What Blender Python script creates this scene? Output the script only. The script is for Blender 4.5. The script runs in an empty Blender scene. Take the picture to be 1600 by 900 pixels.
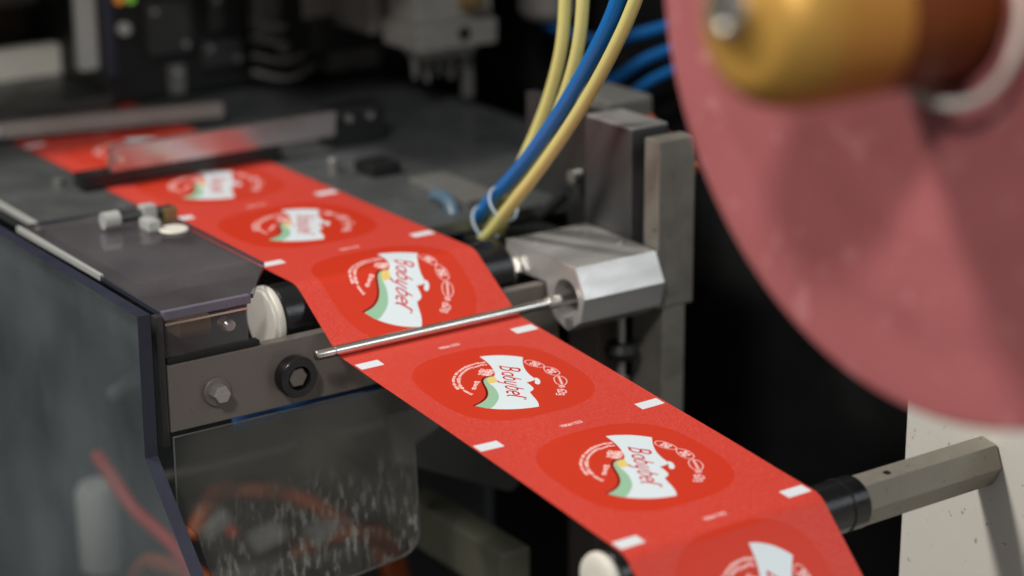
import bpy, bmesh, math, random
import numpy as np
from mathutils import Vector, Matrix

S = bpy.context.scene
COL = S.collection
random.seed(7)
R = math.radians

# ------------------------------------------------------------------ camera
cam_d = bpy.data.cameras.new("camera")
cam = bpy.data.objects.new("camera", cam_d)
COL.objects.link(cam)
S.camera = cam
cr = Vector((0.5687555, 0.82247851, -0.00680337))
cu = Vector((-0.24821086, 0.17951546, 0.95192729))
cf = Vector((-0.78416105, 0.53972521, -0.30624851))
m = Matrix((( cr.x, cu.x, -cf.x, 0.85820191),
            ( cr.y, cu.y, -cf.y, -0.45528048),
            ( cr.z, cu.z, -cf.z, 0.29731218),
            (0, 0, 0, 1)))
cam.matrix_world = m
cam_d.sensor_width = 36
cam_d.lens = 3373.44 / 1600 * 36
cam_d.clip_start = 0.02
cam_d.clip_end = 50
cam_d.dof.use_dof = True
cam_d.dof.focus_distance = 0.925
cam_d.dof.aperture_fstop = 4.1
cam_d.dof.aperture_blades = 0

# ------------------------------------------------------------------ light of the hall
w = bpy.data.worlds.new("World")
S.world = w
w.use_nodes = True
w.node_tree.nodes["Background"].inputs[0].default_value = (1.0, 0.97, 0.92, 1)
w.node_tree.nodes["Background"].inputs[1].default_value = 0.26
S.view_settings.view_transform = 'Standard'
S.view_settings.look = 'None'
S.view_settings.exposure = 0.0
S.view_settings.gamma = 1.0


def lamp(name, target, direction, dist, size, size_y, energy, color):
    d = Vector(direction).normalized()
    l = bpy.data.lights.new(name, 'AREA')
    l.shape = 'RECTANGLE'
    l.size, l.size_y = size, size_y
    l.energy = energy
    l.color = color
    o = bpy.data.objects.new(name, l)
    COL.objects.link(o)
    o.location = Vector(target) - d * dist
    o.rotation_euler = d.to_track_quat('-Z', 'Y').to_euler()
    return o


lamp("key_lamp", (.15, .05, 0), (.30, .62, -.90), 1.7, .22, .22, 26, (1, .94, .85))
lamp("second_lamp", (.2, .05, 0), (-.50, .62, -.70), 1.9, .20, .20, 19, (1, .97, .93))
lamp("window_lamp", (.07, .14, 0), (-.71, -.54, -.50), 2.2, 1.1, .8, 9, (.88, .95, 1.0))

# ------------------------------------------------------------------ helpers
def tag(o, label=None, cat=None, group=None, kind=None):
    if label: o["label"] = label
    if cat: o["category"] = cat
    if group: o["group"] = group
    if kind: o["kind"] = kind
    return o


def link(name, bm, mat, parent=None, smooth=False):
    me = bpy.data.meshes.new(name)
    bmesh.ops.recalc_face_normals(bm, faces=bm.faces)
    bm.to_mesh(me)
    bm.free()
    for mm in (mat if isinstance(mat, (list, tuple)) else [mat]):
        me.materials.append(mm)
    if smooth:
        me.polygons.foreach_set("use_smooth", [True] * len(me.polygons))
        try:
            me.set_sharp_from_angle(angle=R(35))
        except Exception:
            pass
    o = bpy.data.objects.new(name, me)
    COL.objects.link(o)
    if parent is not None:
        o.parent = parent
        o.matrix_parent_inverse = Matrix.Translation(-parent.location)
    return o


def empty(name, loc, label, cat, group=None):
    o = bpy.data.objects.new(name, None)
    o.empty_display_size = .01
    COL.objects.link(o)
    o.location = loc
    return tag(o, label, cat, group)


def B():
    return bmesh.new()


def box(bm, x0, x1, y0, y1, z0, z1, bev=0.0006, seg=2):
    vs = [bm.verts.new((x, y, z)) for x in (x0, x1) for y in (y0, y1) for z in (z0, z1)]
    f = [(0, 1, 3, 2), (4, 6, 7, 5), (0, 4, 5, 1), (2, 3, 7, 6), (0, 2, 6, 4), (1, 5, 7, 3)]
    fs = [bm.faces.new([vs[i] for i in q]) for q in f]
    bmesh.ops.recalc_face_normals(bm, faces=fs)
    if bev:
        es = list({e for q in fs for e in q.edges})
        bmesh.ops.bevel(bm, geom=es, offset=bev, segments=seg, profile=.7, affect='EDGES')
    return bm


def prism_y(bm, poly, y0, y1, bev=0.0):
    """poly in (x, z), extruded along y"""
    a = [bm.verts.new((x, y0, z)) for x, z in poly]
    b = [bm.verts.new((x, y1, z)) for x, z in poly]
    n = len(poly)
    fs = [bm.faces.new(a), bm.faces.new(b[::-1])]
    for i in range(n):
        fs.append(bm.faces.new((a[i], b[i], b[(i + 1) % n], a[(i + 1) % n])))
    bmesh.ops.recalc_face_normals(bm, faces=fs)
    if bev:
        es = list({e for q in fs for e in q.edges})
        bmesh.ops.bevel(bm, geom=es, offset=bev, segments=2, profile=.7, affect='EDGES')
    return bm


def prism_x(bm, poly, x0, x1, bev=0.0):
    """poly in (y, z), extruded along x"""
    a = [bm.verts.new((x0, y, z)) for y, z in poly]
    b = [bm.verts.new((x1, y, z)) for y, z in poly]
    n = len(poly)
    fs = [bm.faces.new(a), bm.faces.new(b[::-1])]
    for i in range(n):
        fs.append(bm.faces.new((a[i], b[i], b[(i + 1) % n], a[(i + 1) % n])))
    bmesh.ops.recalc_face_normals(bm, faces=fs)
    if bev:
        es = list({e for q in fs for e in q.edges})
        bmesh.ops.bevel(bm, geom=es, offset=bev, segments=2, profile=.7, affect='EDGES')
    return bm


def lathe(bm, prof, origin, axis='Y', n=64):
    """prof: list of (t, r) along the axis; r=0 closes"""
    ox, oy, oz = origin
    rings = []
    for t, r in prof:
        if r <= 1e-7:
            p = {'Y': (ox, oy + t, oz), 'X': (ox + t, oy, oz), 'Z': (ox, oy, oz + t)}[axis]
            rings.append([bm.verts.new(p)])
        else:
            ring = []
            for i in range(n):
                a = 2 * math.pi * i / n
                c, s = r * math.cos(a), r * math.sin(a)
                p = {'Y': (ox + c, oy + t, oz + s), 'X': (ox + t, oy + c, oz + s), 'Z': (ox + c, oy + s, oz + t)}[axis]
                ring.append(bm.verts.new(p))
            rings.append(ring)
    for A, C in zip(rings, rings[1:]):
        if len(A) == 1 and len(C) == 1:
            continue
        for i in range(n):
            j = (i + 1) % n
            if len(A) == 1:
                bm.faces.new((A[0], C[i], C[j]))
            elif len(C) == 1:
                bm.faces.new((A[i], C[0], A[j]))
            else:
                bm.faces.new((A[i], C[i], C[j], A[j]))
    return bm


def hexhead(bm, c, axis, rad, h, rot=0.0, seg=6):
    lathe(bm, [(0, 0), (0, rad), (h * .85, rad), (h, rad * .88), (h, 0)], c, axis, seg)
    return bm


def catmull(pts, closed=False, n=8):
    P = [np.array(p, float) for p in pts]
    out = []
    N = len(P)
    rng = range(N) if closed else range(N - 1)
    for i in rng:
        if closed:
            p0, p1, p2, p3 = P[(i - 1) % N], P[i], P[(i + 1) % N], P[(i + 2) % N]
        else:
            p0, p1, p2, p3 = P[max(i - 1, 0)], P[i], P[i + 1], P[min(i + 2, N - 1)]
        for k in range(n):
            t = k / n
            out.append(.5 * ((2 * p1) + (-p0 + p2) * t + (2 * p0 - 5 * p1 + 4 * p2 - p3) * t * t + (-p0 + 3 * p1 - 3 * p2 + p3) * t ** 3))
    if not closed:
        out.append(P[-1])
    return out


def tube(bm, pts, r, n=16, smooth_n=8):
    P = [Vector(p) for p in catmull(pts, n=smooth_n)]
    rings = []
    up = Vector((.3, .2, .9)).normalized()
    for i, p in enumerate(P):
        t = (P[min(i + 1, len(P) - 1)] - P[max(i - 1, 0)]).normalized()
        a = t.cross(up)
        if a.length < 1e-4:
            a = t.cross(Vector((1, 0, 0)))
        a.normalize()
        b = t.cross(a)
        rings.append([bm.verts.new(p + (a * math.cos(2 * math.pi * k / n) + b * math.sin(2 * math.pi * k / n)) * r) for k in range(n)])
    for A, C in zip(rings, rings[1:]):
        for i in range(n):
            j = (i + 1) % n
            bm.faces.new((A[i], C[i], C[j], A[j]))
    bm.faces.new(rings[0])
    bm.faces.new(rings[-1][::-1])
    return bm


# ------------------------------------------------------------------ materials
def mat(name, color, rough=.5, metal=0.0, var=.0, rvar=.1, scale=60, bump=0.0, bscale=900, stretch=(1, 1, 1),
        spots=0.0, thr=.665, coat=0.0, spec=.5, dark=(.02, .018, .015)):
    mt = bpy.data.materials.new(name)
    mt.use_nodes = True
    nt = mt.node_tree
    p = nt.nodes["Principled BSDF"]
    p.inputs["Base Color"].default_value = (*color, 1)
    p.inputs["Roughness"].default_value = rough
    p.inputs["Metallic"].default_value = metal
    p.inputs["Specular IOR Level"].default_value = spec
    p.inputs["Coat Weight"].default_value = coat
    tc = nt.nodes.new("ShaderNodeTexCoord")
    mp = nt.nodes.new("ShaderNodeMapping")
    mp.inputs["Scale"].default_value = stretch
    nt.links.new(tc.outputs["Object"], mp.inputs[0])
    n1 = nt.nodes.new("ShaderNodeTexNoise")
    n1.inputs["Scale"].default_value = scale
    n1.inputs["Detail"].default_value = 6
    n1.inputs["Roughness"].default_value = .65
    nt.links.new(mp.outputs[0], n1.inputs["Vector"])
    mr = nt.nodes.new("ShaderNodeMapRange")
    mr.inputs[1].default_value, mr.inputs[2].default_value = .3, .7
    mr.inputs[3].default_value, mr.inputs[4].default_value = max(.03, rough - rvar), min(1, rough + rvar)
    nt.links.new(n1.outputs["Fac"], mr.inputs[0])
    nt.links.new(mr.outputs[0], p.inputs["Roughness"])
    cur = None
    if var > 0:
        mx = nt.nodes.new("ShaderNodeMix")
        mx.data_type = 'RGBA'
        mx.inputs["A"].default_value = (*[c * (1 - var) for c in color], 1)
        mx.inputs["B"].default_value = (*[min(1, c * (1 + var)) for c in color], 1)
        nt.links.new(n1.outputs["Fac"], mx.inputs["Factor"])
        cur = mx.outputs["Result"]
        nt.links.new(cur, p.inputs["Base Color"])
    if spots > 0:
        n3 = nt.nodes.new("ShaderNodeTexNoise")
        n3.inputs["Scale"].default_value = scale * 7
        n3.inputs["Detail"].default_value = 4
        nt.links.new(tc.outputs["Object"], n3.inputs["Vector"])
        r3 = nt.nodes.new("ShaderNodeMapRange")
        r3.inputs[1].default_value, r3.inputs[2].default_value = thr, thr + .07
        r3.inputs[3].default_value, r3.inputs[4].default_value = 0, spots
        nt.links.new(n3.outputs["Fac"], r3.inputs[0])
        m3 = nt.nodes.new("ShaderNodeMix")
        m3.data_type = 'RGBA'
        m3.inputs["A"].default_value = (*color, 1)
        if cur: nt.links.new(cur, m3.inputs["A"])
        m3.inputs["B"].default_value = (*dark, 1)
        nt.links.new(r3.outputs[0], m3.inputs["Factor"])
        nt.links.new(m3.outputs["Result"], p.inputs["Base Color"])
    if bump > 0:
        n2 = nt.nodes.new("ShaderNodeTexNoise")
        n2.inputs["Scale"].default_value = bscale
        n2.inputs["Detail"].default_value = 3
        nt.links.new(mp.outputs[0], n2.inputs["Vector"])
        bp = nt.nodes.new("ShaderNodeBump")
        bp.inputs["Strength"].default_value = bump
        bp.inputs["Distance"].default_value = .0003
        nt.links.new(n2.outputs["Fac"], bp.inputs["Height"])
        nt.links.new(bp.outputs[0], p.inputs["Normal"])
    return mt


def clear(name, tint, gloss_rough=.06, haze=.05, haze_col=(.5, .55, .6), ior=1.5, streak=0.0):
    mt = bpy.data.materials.new(name)
    mt.use_nodes = True
    nt = mt.node_tree
    nt.nodes.clear()
    out = nt.nodes.new("ShaderNodeOutputMaterial")
    tr = nt.nodes.new("ShaderNodeBsdfTransparent")
    tr.inputs[0].default_value = (*tint, 1)
    df = nt.nodes.new("ShaderNodeBsdfDiffuse")
    df.inputs[0].default_value = (*haze_col, 1)
    gl = nt.nodes.new("ShaderNodeBsdfGlossy")
    gl.inputs["Roughness"].default_value = gloss_rough
    fr = nt.nodes.new("ShaderNodeFresnel")
    fr.inputs[0].default_value = ior
    a = nt.nodes.new("ShaderNodeMixShader")
    b = nt.nodes.new("ShaderNodeMixShader")
    tc = nt.nodes.new("ShaderNodeTexCoord")
    ns = nt.nodes.new("ShaderNodeTexNoise")
    ns.inputs["Scale"].default_value = 14
    ns.inputs["Detail"].default_value = 5
    nt.links.new(tc.outputs["Object"], ns.inputs["Vector"])
    mr = nt.nodes.new("ShaderNodeMapRange")
    mr.inputs[1].default_value, mr.inputs[2].default_value = .3, .75
    mr.inputs[3].default_value, mr.inputs[4].default_value = haze * .45, haze * 1.6
    nt.links.new(ns.outputs["Fac"], mr.inputs[0])
    fac = mr.outputs[0]
    if streak > 0:
        mp = nt.nodes.new("ShaderNodeMapping")
        mp.inputs["Scale"].default_value = (300, 420, 110)
        mp.inputs["Rotation"].default_value = (R(9), 0, 0)
        nt.links.new(tc.outputs["Object"], mp.inputs[0])
        n2 = nt.nodes.new("ShaderNodeTexNoise")
        n2.inputs["Scale"].default_value = 1
        n2.inputs["Detail"].default_value = 3
        nt.links.new(mp.outputs[0], n2.inputs["Vector"])
        m2 = nt.nodes.new("ShaderNodeMapRange")
        m2.inputs[1].default_value, m2.inputs[2].default_value = .54, .66
        m2.inputs[3].default_value, m2.inputs[4].default_value = 0, streak
        nt.links.new(n2.outputs["Fac"], m2.inputs[0])
        # wear lies in patches and more towards the lower rim
        sx = nt.nodes.new("ShaderNodeSeparateXYZ")
        nt.links.new(tc.outputs["Object"], sx.inputs[0])
        mz = nt.nodes.new("ShaderNodeMapRange")
        mz.inputs[1].default_value, mz.inputs[2].default_value = -.078, -.125
        nt.links.new(sx.outputs[2], mz.inputs[0])
        n5 = nt.nodes.new("ShaderNodeTexNoise"); n5.inputs["Scale"].default_value = 34; n5.inputs["Detail"].default_value = 3
        nt.links.new(tc.outputs["Object"], n5.inputs["Vector"])
        m5 = nt.nodes.new("ShaderNodeMapRange"); m5.inputs[1].default_value, m5.inputs[2].default_value = .36, .56
        nt.links.new(n5.outputs["Fac"], m5.inputs[0])
        m6 = nt.nodes.new("ShaderNodeMath"); m6.operation = 'MULTIPLY'
        nt.links.new(m5.outputs[0], m6.inputs[0]); nt.links.new(mz.outputs[0], m6.inputs[1])
        mu = nt.nodes.new("ShaderNodeMath"); mu.operation = 'MULTIPLY'
        nt.links.new(m2.outputs[0], mu.inputs[0]); nt.links.new(m6.outputs[0], mu.inputs[1])
        ad = nt.nodes.new("ShaderNodeMath"); ad.operation = 'ADD'
        nt.links.new(mu.outputs[0], ad.inputs[0]); nt.links.new(fac, ad.inputs[1])
        fac = ad.outputs[0]
    nt.links.new(fac, a.inputs[0])
    nt.links.new(tr.outputs[0], a.inputs[1])
    nt.links.new(df.outputs[0], a.inputs[2])
    geo = nt.nodes.new("ShaderNodeNewGeometry")      # reflect only where a ray enters the sheet
    bf = nt.nodes.new("ShaderNodeMath"); bf.operation = 'SUBTRACT'; bf.inputs[0].default_value = 1
    nt.links.new(geo.outputs["Backfacing"], bf.inputs[1])
    fm = nt.nodes.new("ShaderNodeMath"); fm.operation = 'MULTIPLY'
    nt.links.new(fr.outputs[0], fm.inputs[0]); nt.links.new(bf.outputs[0], fm.inputs[1])
    nt.links.new(fm.outputs[0], b.inputs[0])
    nt.links.new(a.outputs[0], b.inputs[1])
    nt.links.new(gl.outputs[0], b.inputs[2])
    nt.links.new(b.outputs[0], out.inputs[0])
    return mt


def lampmat(name, col, strength):
    mt = bpy.data.materials.new(name)
    mt.use_nodes = True
    p = mt.node_tree.nodes["Principled BSDF"]
    p.inputs["Base Color"].default_value = (*col, 1)
    p.inputs["Emission Color"].default_value = (*col, 1)
    p.inputs["Emission Strength"].default_value = strength
    return mt


M = dict(
    steel=mat("brushed_steel", (.50, .48, .46), .34, .8, .10, .10, 40, .15, 500, (1, .12, 1)),
    rod=mat("polished_steel", (.72, .70, .66), .24, 1, .05, .05, 60, .04, 700),
    alu=mat("machined_aluminium", (.58, .57, .56), .34, .65, .10, .12, 45, .2, 1400, (1, .25, 1), spots=.12),
    alu_dull=mat("dull_aluminium", (.30, .285, .25), .55, .75, .12, .10, 60, .35, 1600, spots=.6),
    bar=mat("rough_cast_aluminium", (.34, .32, .27), .6, .4, .14, .10, 70, .6, 1800, spots=.7),
    plate=mat("grey_steel_plate", (.21, .185, .17), .45, .5, .10, .10, 35, .25, 900, spots=.3),
    plate_dark=mat("dark_steel_plate", (.085, .088, .088), .42, .8, .2, .14, 30, .2, 700),
    table=mat("worn_table_steel", (.14, .152, .156), .38, .6, .28, .16, 26, .2, 500),
    rubber=mat("black_rubber", (.008, .008, .009), .26, 0, .1, .08, 80, .15, 1200),
    black=mat("black_paint", (.006, .007, .007), .5, 0, .1, .1, 30),
    white_cap=mat("off_white_plastic", (.62, .60, .54), .45, 0, .06, .08, 70, .2, 500, spots=.15, dark=(.35, .32, .26)),
    board=mat("white_board", (.80, .785, .74), .55, 0, .03, .06, 40, .1, 400, spots=.5, dark=(.12, .09, .05)),
    film_side=mat("wound_film_edge", (.36, .106, .112), .5, 0, .16, .08, 14, .1, 60, spots=.22, thr=.60, dark=(.70, .36, .36)),
    gold=mat("gold_anodised", (.52, .29, .06), .5, .4, .06, .06, 30),
    orange=mat("amber_sleeve", (.17, .052, .010), .40, .3, .10, .08, 20),
    hose_y=mat("yellow_hose", (.58, .54, .20), .36, 0, .04, .06, 50),
    hose_b=mat("blue_hose", (.006, .13, .42), .32, 0, .05, .06, 50),
    hose_db=mat("dark_blue_hose", (.006, .085, .27), .36, 0, .05, .06, 50),
    tie=mat("clear_nylon_tie", (.36, .45, .55), .35, 0, .03, .05, 50),
    cable_o=mat("orange_cable", (.62, .12, .02), .45, 0, .1, .08, 50),
    cable_r=mat("red_cable", (.55, .03, .02), .45, 0, .1, .08, 50),
    cable_lb=mat("pale_blue_tube", (.07, .12, .17), .35, 0, .1, .08, 50),
    brass=mat("dull_brass", (.35, .25, .12), .4, .8, .1, .1, 50),
    floor=mat("dark_floor", (.02, .02, .022), .6, 0, .3, .1, 3),
    wall=mat("dark_wall", (.012, .013, .014), .7, 0, .3, .1, 3),
    sheet_edge=mat("tinted_sheet_edge", (.028, .031, .050), .3, 0, .2, .08, 50),
    rim=mat("violet_grey_sheet_rim", (.13, .12, .16), .25, 0, .2, .08, 60),
    cheek=mat("blued_steel", (.10, .10, .105), .34, .6, .2, .1, 25, .15, 600, (1, 1, .3)),
    skirt=mat("faded_inner_sheet", (.075, .085, .085), .5, .1, .75, .1, 18),
    face=mat("satin_steel_face", (.52, .46, .46), .30, .85, .06, .05, 60, .04, 700),
    valve=mat("stained_grey_casting", (.24, .24, .225), .5, .2, .25, .12, 40, .4, 500, spots=.5),
    cable_od=mat("dark_orange_cable", (.34, .075, .015), .55, 0, .3, .1, 40),  # muted, darker orange with uneven tone
    rail=mat("olive_painted_rail", (.085, .085, .060), .6, 0, .25, .1, 25),
    light_grey=mat("light_grey_paint", (.34, .35, .34), .5, 0, .1, .08, 30),
    mid_grey=mat("mid_grey_metal", (.20, .20, .19), .45, .5, .2, .1, 20),
    brown=mat("brown_panel", (.055, .042, .030), .55, .2, .3, .1, 8),
    cover=clear("smoky_clear_cover", (.88, .87, .89), .08, .11, (.34, .31, .33)),
    side=clear("blue_grey_clear_panel", (.86, .88, .90), .10, .20, (.27, .31, .33)),  # diffuse haze imitates hall reflections on the panel, with some dirt
    low=clear("scratched_clear_cover", (.93, .93, .92), .10, .07, (.3, .3, .28), streak=.95),
    led_g=lampmat("green_led", (.25, .60, .08), .22),
    led_o=lampmat("amber_led", (.8, .30, .05), .14),
)


def wound(mt, cx, cz):
    """thin concentric winding lines, dust and scuffs on the end face of the roll"""
    nt = mt.node_tree
    p = nt.nodes["Principled BSDF"]
    src = p.inputs["Base Color"].links[0].from_socket
    tc = nt.nodes.new("ShaderNodeTexCoord")
    sx = nt.nodes.new("ShaderNodeSeparateXYZ"); nt.links.new(tc.outputs["Object"], sx.inputs[0])
    cb = nt.nodes.new("ShaderNodeCombineXYZ")
    for k, c in ((0, cx), (2, cz)):
        s_ = nt.nodes.new("ShaderNodeMath"); s_.operation = 'SUBTRACT'; s_.inputs[1].default_value = c
        nt.links.new(sx.outputs[k], s_.inputs[0]); nt.links.new(s_.outputs[0], cb.inputs[k])
    ln = nt.nodes.new("ShaderNodeVectorMath"); ln.operation = 'LENGTH'; nt.links.new(cb.outputs[0], ln.inputs[0])
    no = nt.nodes.new("ShaderNodeTexNoise"); no.noise_dimensions = '1D'; no.inputs["Scale"].default_value = 900; no.inputs["Detail"].default_value = 5
    nt.links.new(ln.outputs["Value"], no.inputs["W"])
    sc = nt.nodes.new("ShaderNodeTexNoise"); sc.inputs["Scale"].default_value = 26; sc.inputs["Detail"].default_value = 4
    nt.links.new(tc.outputs["Object"], sc.inputs["Vector"])
    ad = nt.nodes.new("ShaderNodeMath"); ad.operation = 'MULTIPLY'
    nt.links.new(no.outputs["Fac"], ad.inputs[0]); nt.links.new(sc.outputs["Fac"], ad.inputs[1])
    mr = nt.nodes.new("ShaderNodeMapRange"); mr.inputs[1].default_value, mr.inputs[2].default_value = .12, .40
    mr.inputs[3].default_value, mr.inputs[4].default_value = .86, 1.02
    nt.links.new(ad.outputs[0], mr.inputs[0])
    vm = nt.nodes.new("ShaderNodeVectorMath"); vm.operation = 'SCALE'
    nt.links.new(src, vm.inputs[0]); nt.links.new(mr.outputs[0], vm.inputs["Scale"])
    nt.links.new(vm.outputs[0], p.inputs["Base Color"])


wound(M['film_side'], .4235, .187)

# ------------------------------------------------------------------ printed artwork (millimetres, u across, v along the web)
ART = {
 'B1': [(48.76, 29.46), (51.87, 33.36), (54.33, 35.97)],
 'B2': [(48.76, 29.46), (47.76, 31.98), (48.06, 33.68), (49.13, 35.2), (50.45, 35.02), (51.83, 33.34)],
 'B3': [(51.06, 34.45), (50.86, 36.17), (52.26, 37.99), (53.58, 37.7), (54.33, 36.28), (54.16, 35.26), (51.93, 33.27)],
 'a': [(47.77, 40.83), (48.67, 39.03), (48.3, 37.18), (46.58, 36.22), (45.7, 35.84), (45.22, 36.97), (44.56, 37.51), (45.75, 38.97), (47.71, 40.92)],
 'b1': [(48.71, 45.58), (46.71, 42.95), (45.42, 40.6)],
 'b1b': [(45.48, 40.51), (44.31, 39.61), (43.2, 40.38), (43.17, 42.35), (44.37, 44.04), (45.79, 44.84), (46.55, 43.17), (46.16, 41.44), (45.16, 40.21)],
 'y': [(44.72, 47.53), (42.53, 44.81), (41.48, 44.04), (40.84, 45.05), (40.92, 46.0), (41.8, 47.38), (43.18, 49.94)],
 'y2': [(40.83, 46.12), (38.91, 43.97), (38.85, 42.14)],
 'b2': [(43.69, 54.67), (42.04, 51.97), (40.1, 49.1)],
 'b2b': [(40.16, 49.01), (39.3, 48.35), (38.34, 49.3), (38.58, 51.67), (39.69, 53.47), (41.14, 53.94), (41.89, 52.48), (41.35, 50.69), (40.16, 49.01)],
 'e': [(35.6, 54.69), (36.04, 53.41), (37.1, 53.07), (38.05, 53.96), (38.34, 54.48), (37.69, 55.69), (37.34, 57.25), (38.11, 58.38), (39.31, 57.78), (39.67, 56.51), (39.19, 54.95), (38.42, 54.17)],
 'l': [(34.04, 56.96), (35.64, 57.45), (38.96, 61.65), (39.26, 62.81)],
 'r': [(38.08, 63.64), (38.52, 64.12)],
 'ic1': [(60.98, 30.96), (63.95, 30.59), (65.96, 34.84), (66.01, 38.98), (63.59, 39.5), (60.86, 35.35)],
 'ic2': [(64.45, 40.8), (66.72, 40.61), (68.36, 44.4), (67.16, 49.1), (64.08, 49.69), (62.74, 45.56)],
 'ic3': [(61.83, 52.06), (64.85, 50.79), (66.25, 53.59), (64.79, 57.73), (61.15, 60.23), (59.72, 57.12)],
 'drop': [(54.53, 47.54), (55.5, 47.77), (55.73, 49.55), (54.71, 51.94), (53.11, 53.66), (51.85, 53.59), (51.78, 51.91), (53.31, 49.82)],
 'g1': [(57.0, 60.46), (59.03, 60.0), (59.92, 62.14), (57.85, 62.25)],
 'g2': [(51.97, 64.04), (54.98, 62.54), (56.23, 65.85), (52.58, 67.91)],
 'arcO': [(44.98, 22.78), (41.68, 22.12), (38.12, 22.21), (34.16, 23.26), (30.67, 24.86), (27.3, 27.1), (24.15, 30.02), (21.73, 33.31), (20.22, 37.09), (19.41, 41.23)],
 'arcI': [(44.19, 25.37), (42.76, 24.56), (39.05, 24.85), (35.51, 24.94), (31.66, 26.62), (27.98, 29.27), (25.14, 32.35), (23.01, 35.8), (21.8, 39.15), (20.99, 43.28), (21.07, 46.19), (21.6, 48.48)],
 't1': [(40.1, 28.46), (35.68, 32.79)],
 't2': [(42.01, 30.16), (37.07, 34.77)],
 't3': [(31.1, 38.11), (24.84, 44.35)],
}

PITCH = 93.574
K = 12.0                                  # pixels per millimetre
U0, U1 = -7.5, 89.5
NW, NH = int(round((U1 - U0) * K)), int(round(PITCH * K))
RED = np.array((0.765, 0.215, 0.165))
col = np.ones((NH, NW, 3)) * RED
gloss = np.zeros((NH, NW))
uu = (np.arange(NW) + .5) / K + U0
vv = (np.arange(NH) + .5) / K


def _win(pts, pad):
    a = np.array(pts)
    i0 = max(0, int((a[:, 0].min() - pad - U0) * K)); i1 = min(NW, int((a[:, 0].max() + pad - U0) * K) + 2)
    j0 = max(0, int((a[:, 1].min() - pad) * K)); j1 = min(NH, int((a[:, 1].max() + pad) * K) + 2)
    return i0, i1, j0, j1


def _segdist(pts, closed, X, Y):
    d = np.full(X.shape, 1e9)
    n = len(pts)
    for k in range(n if closed else n - 1):
        ax, ay = pts[k]; bx, by = pts[(k + 1) % n]
        dx, dy = bx - ax, by - ay
        L = dx * dx + dy * dy + 1e-12
        t = np.clip(((X - ax) * dx + (Y - ay) * dy) / L, 0, 1)
        d = np.minimum(d, np.hypot(X - ax - t * dx, Y - ay - t * dy))
    return d


def stroke(pts, width, c, wrap=False, alpha=1.0):
    for off in ((-PITCH, 0, PITCH) if wrap else (0,)):
        P = [(p[0], p[1] + off) for p in pts]
        i0, i1, j0, j1 = _win(P, width + .3)
        if i1 <= i0 or j1 <= j0: continue
        X, Y = np.meshgrid(uu[i0:i1], vv[j0:j1])
        a = np.clip((width / 2 - _segdist(P, False, X, Y)) * K + .5, 0, 1)[..., None] * alpha
        col[j0:j1, i0:i1] = col[j0:j1, i0:i1] * (1 - a) + np.array(c) * a


def fill(pts, c, wrap=False, target=None, alpha=1.0):
    for off in ((-PITCH, 0, PITCH) if wrap else (0,)):
        P = [(p[0], p[1] + off) for p in pts]
        i0, i1, j0, j1 = _win(P, .4)
        if i1 <= i0 or j1 <= j0: continue
        X, Y = np.meshgrid(uu[i0:i1], vv[j0:j1])
        ins = np.zeros(X.shape, bool)
        n = len(P)
        for k in range(n):
            ax, ay = P[k]; bx, by = P[(k + 1) % n]
            if ay == by: continue
            cnd = ((ay > Y) != (by > Y)) & (X < (bx - ax) * (Y - ay) / (by - ay) + ax)
            ins ^= cnd
        d = _segdist(P, True, X, Y)
        sd = np.where(ins, d, -d)
        a = np.clip(sd * K + .5, 0, 1) * alpha
        if target is not None:
            target[j0:j1, i0:i1] = np.maximum(target[j0:j1, i0:i1], a)
        else:
            col[j0:j1, i0:i1] = col[j0:j1, i0:i1] * (1 - a[..., None]) + np.array(c) * a[..., None]


WHITE = (.82, .865, .895)
PINKW = (.90, .80, .81)
PINKM = (.95, .86, .86)
# gloss field: rounded square round each print
blob = []
for k in range(120):
    t = 2 * math.pi * k / 120
    c, s = math.cos(t), math.sin(t)
    e = 2.0 / 2.8
    blob.append((40.8 + 36.2 * math.copysign(abs(c) ** e, c), 43.6 + 36.4 * math.copysign(abs(s) ** e, s)))
fill(blob, None, target=gloss)
fill(blob, (0.765, 0.200, 0.115))

banner = ([(46.6, 16.5), (49.6, 17.1), (53, 18.4), (56.8, 20.4), (60.7, 23.6), (63.2, 26.4)],
          [(63.2, 26.4), (60.6, 30.0), (58.2, 34.0), (56.2, 38.5), (55.0, 43.0), (54.6, 46.5), (53.9, 48.7), (52.1, 49.6), (49.0, 49.6)],
          [(49.0, 49.6), (48.9, 52.5), (48.2, 55.9), (46.9, 57.5), (44.4, 58.6)],
          [(44.4, 58.6), (43.4, 62.0), (42.3, 66.3), (40.9, 70.0), (39.1, 72.9)],
          [(39.1, 72.9), (34.7, 71.9), (30.0, 70.2), (25.5, 67.8), (21.3, 64.7), (18.2, 61.2), (16.3, 58.3)],
          [(16.3, 58.3), (20.5, 57.1), (24.2, 55.1), (27.4, 52.0), (30.0, 47.6), (31.8, 43.0), (33.5, 39.3), (35.8, 37.3), (38.4, 36.9), (40.1, 37.4)],
          [(40.1, 37.4), (42.1, 35.2), (43.9, 31.3), (45.4, 26.7), (46.3, 21.5), (46.6, 16.5)])
bpts = []
for seg in banner:
    bpts += [tuple(q) for q in catmull(seg, n=5)[:-1]]
stroke([tuple(q) for q in catmull([(39.6, 36.4), (38.0, 36.1), (35.3, 36.6), (33.0, 38.8), (31.2, 42.6), (29.4, 47.2), (26.9, 51.4), (23.8, 54.5), (20.2, 56.5), (16.0, 57.8)], n=5)], .75, (.20, .06, .03))
fill(bpts, WHITE)
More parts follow.
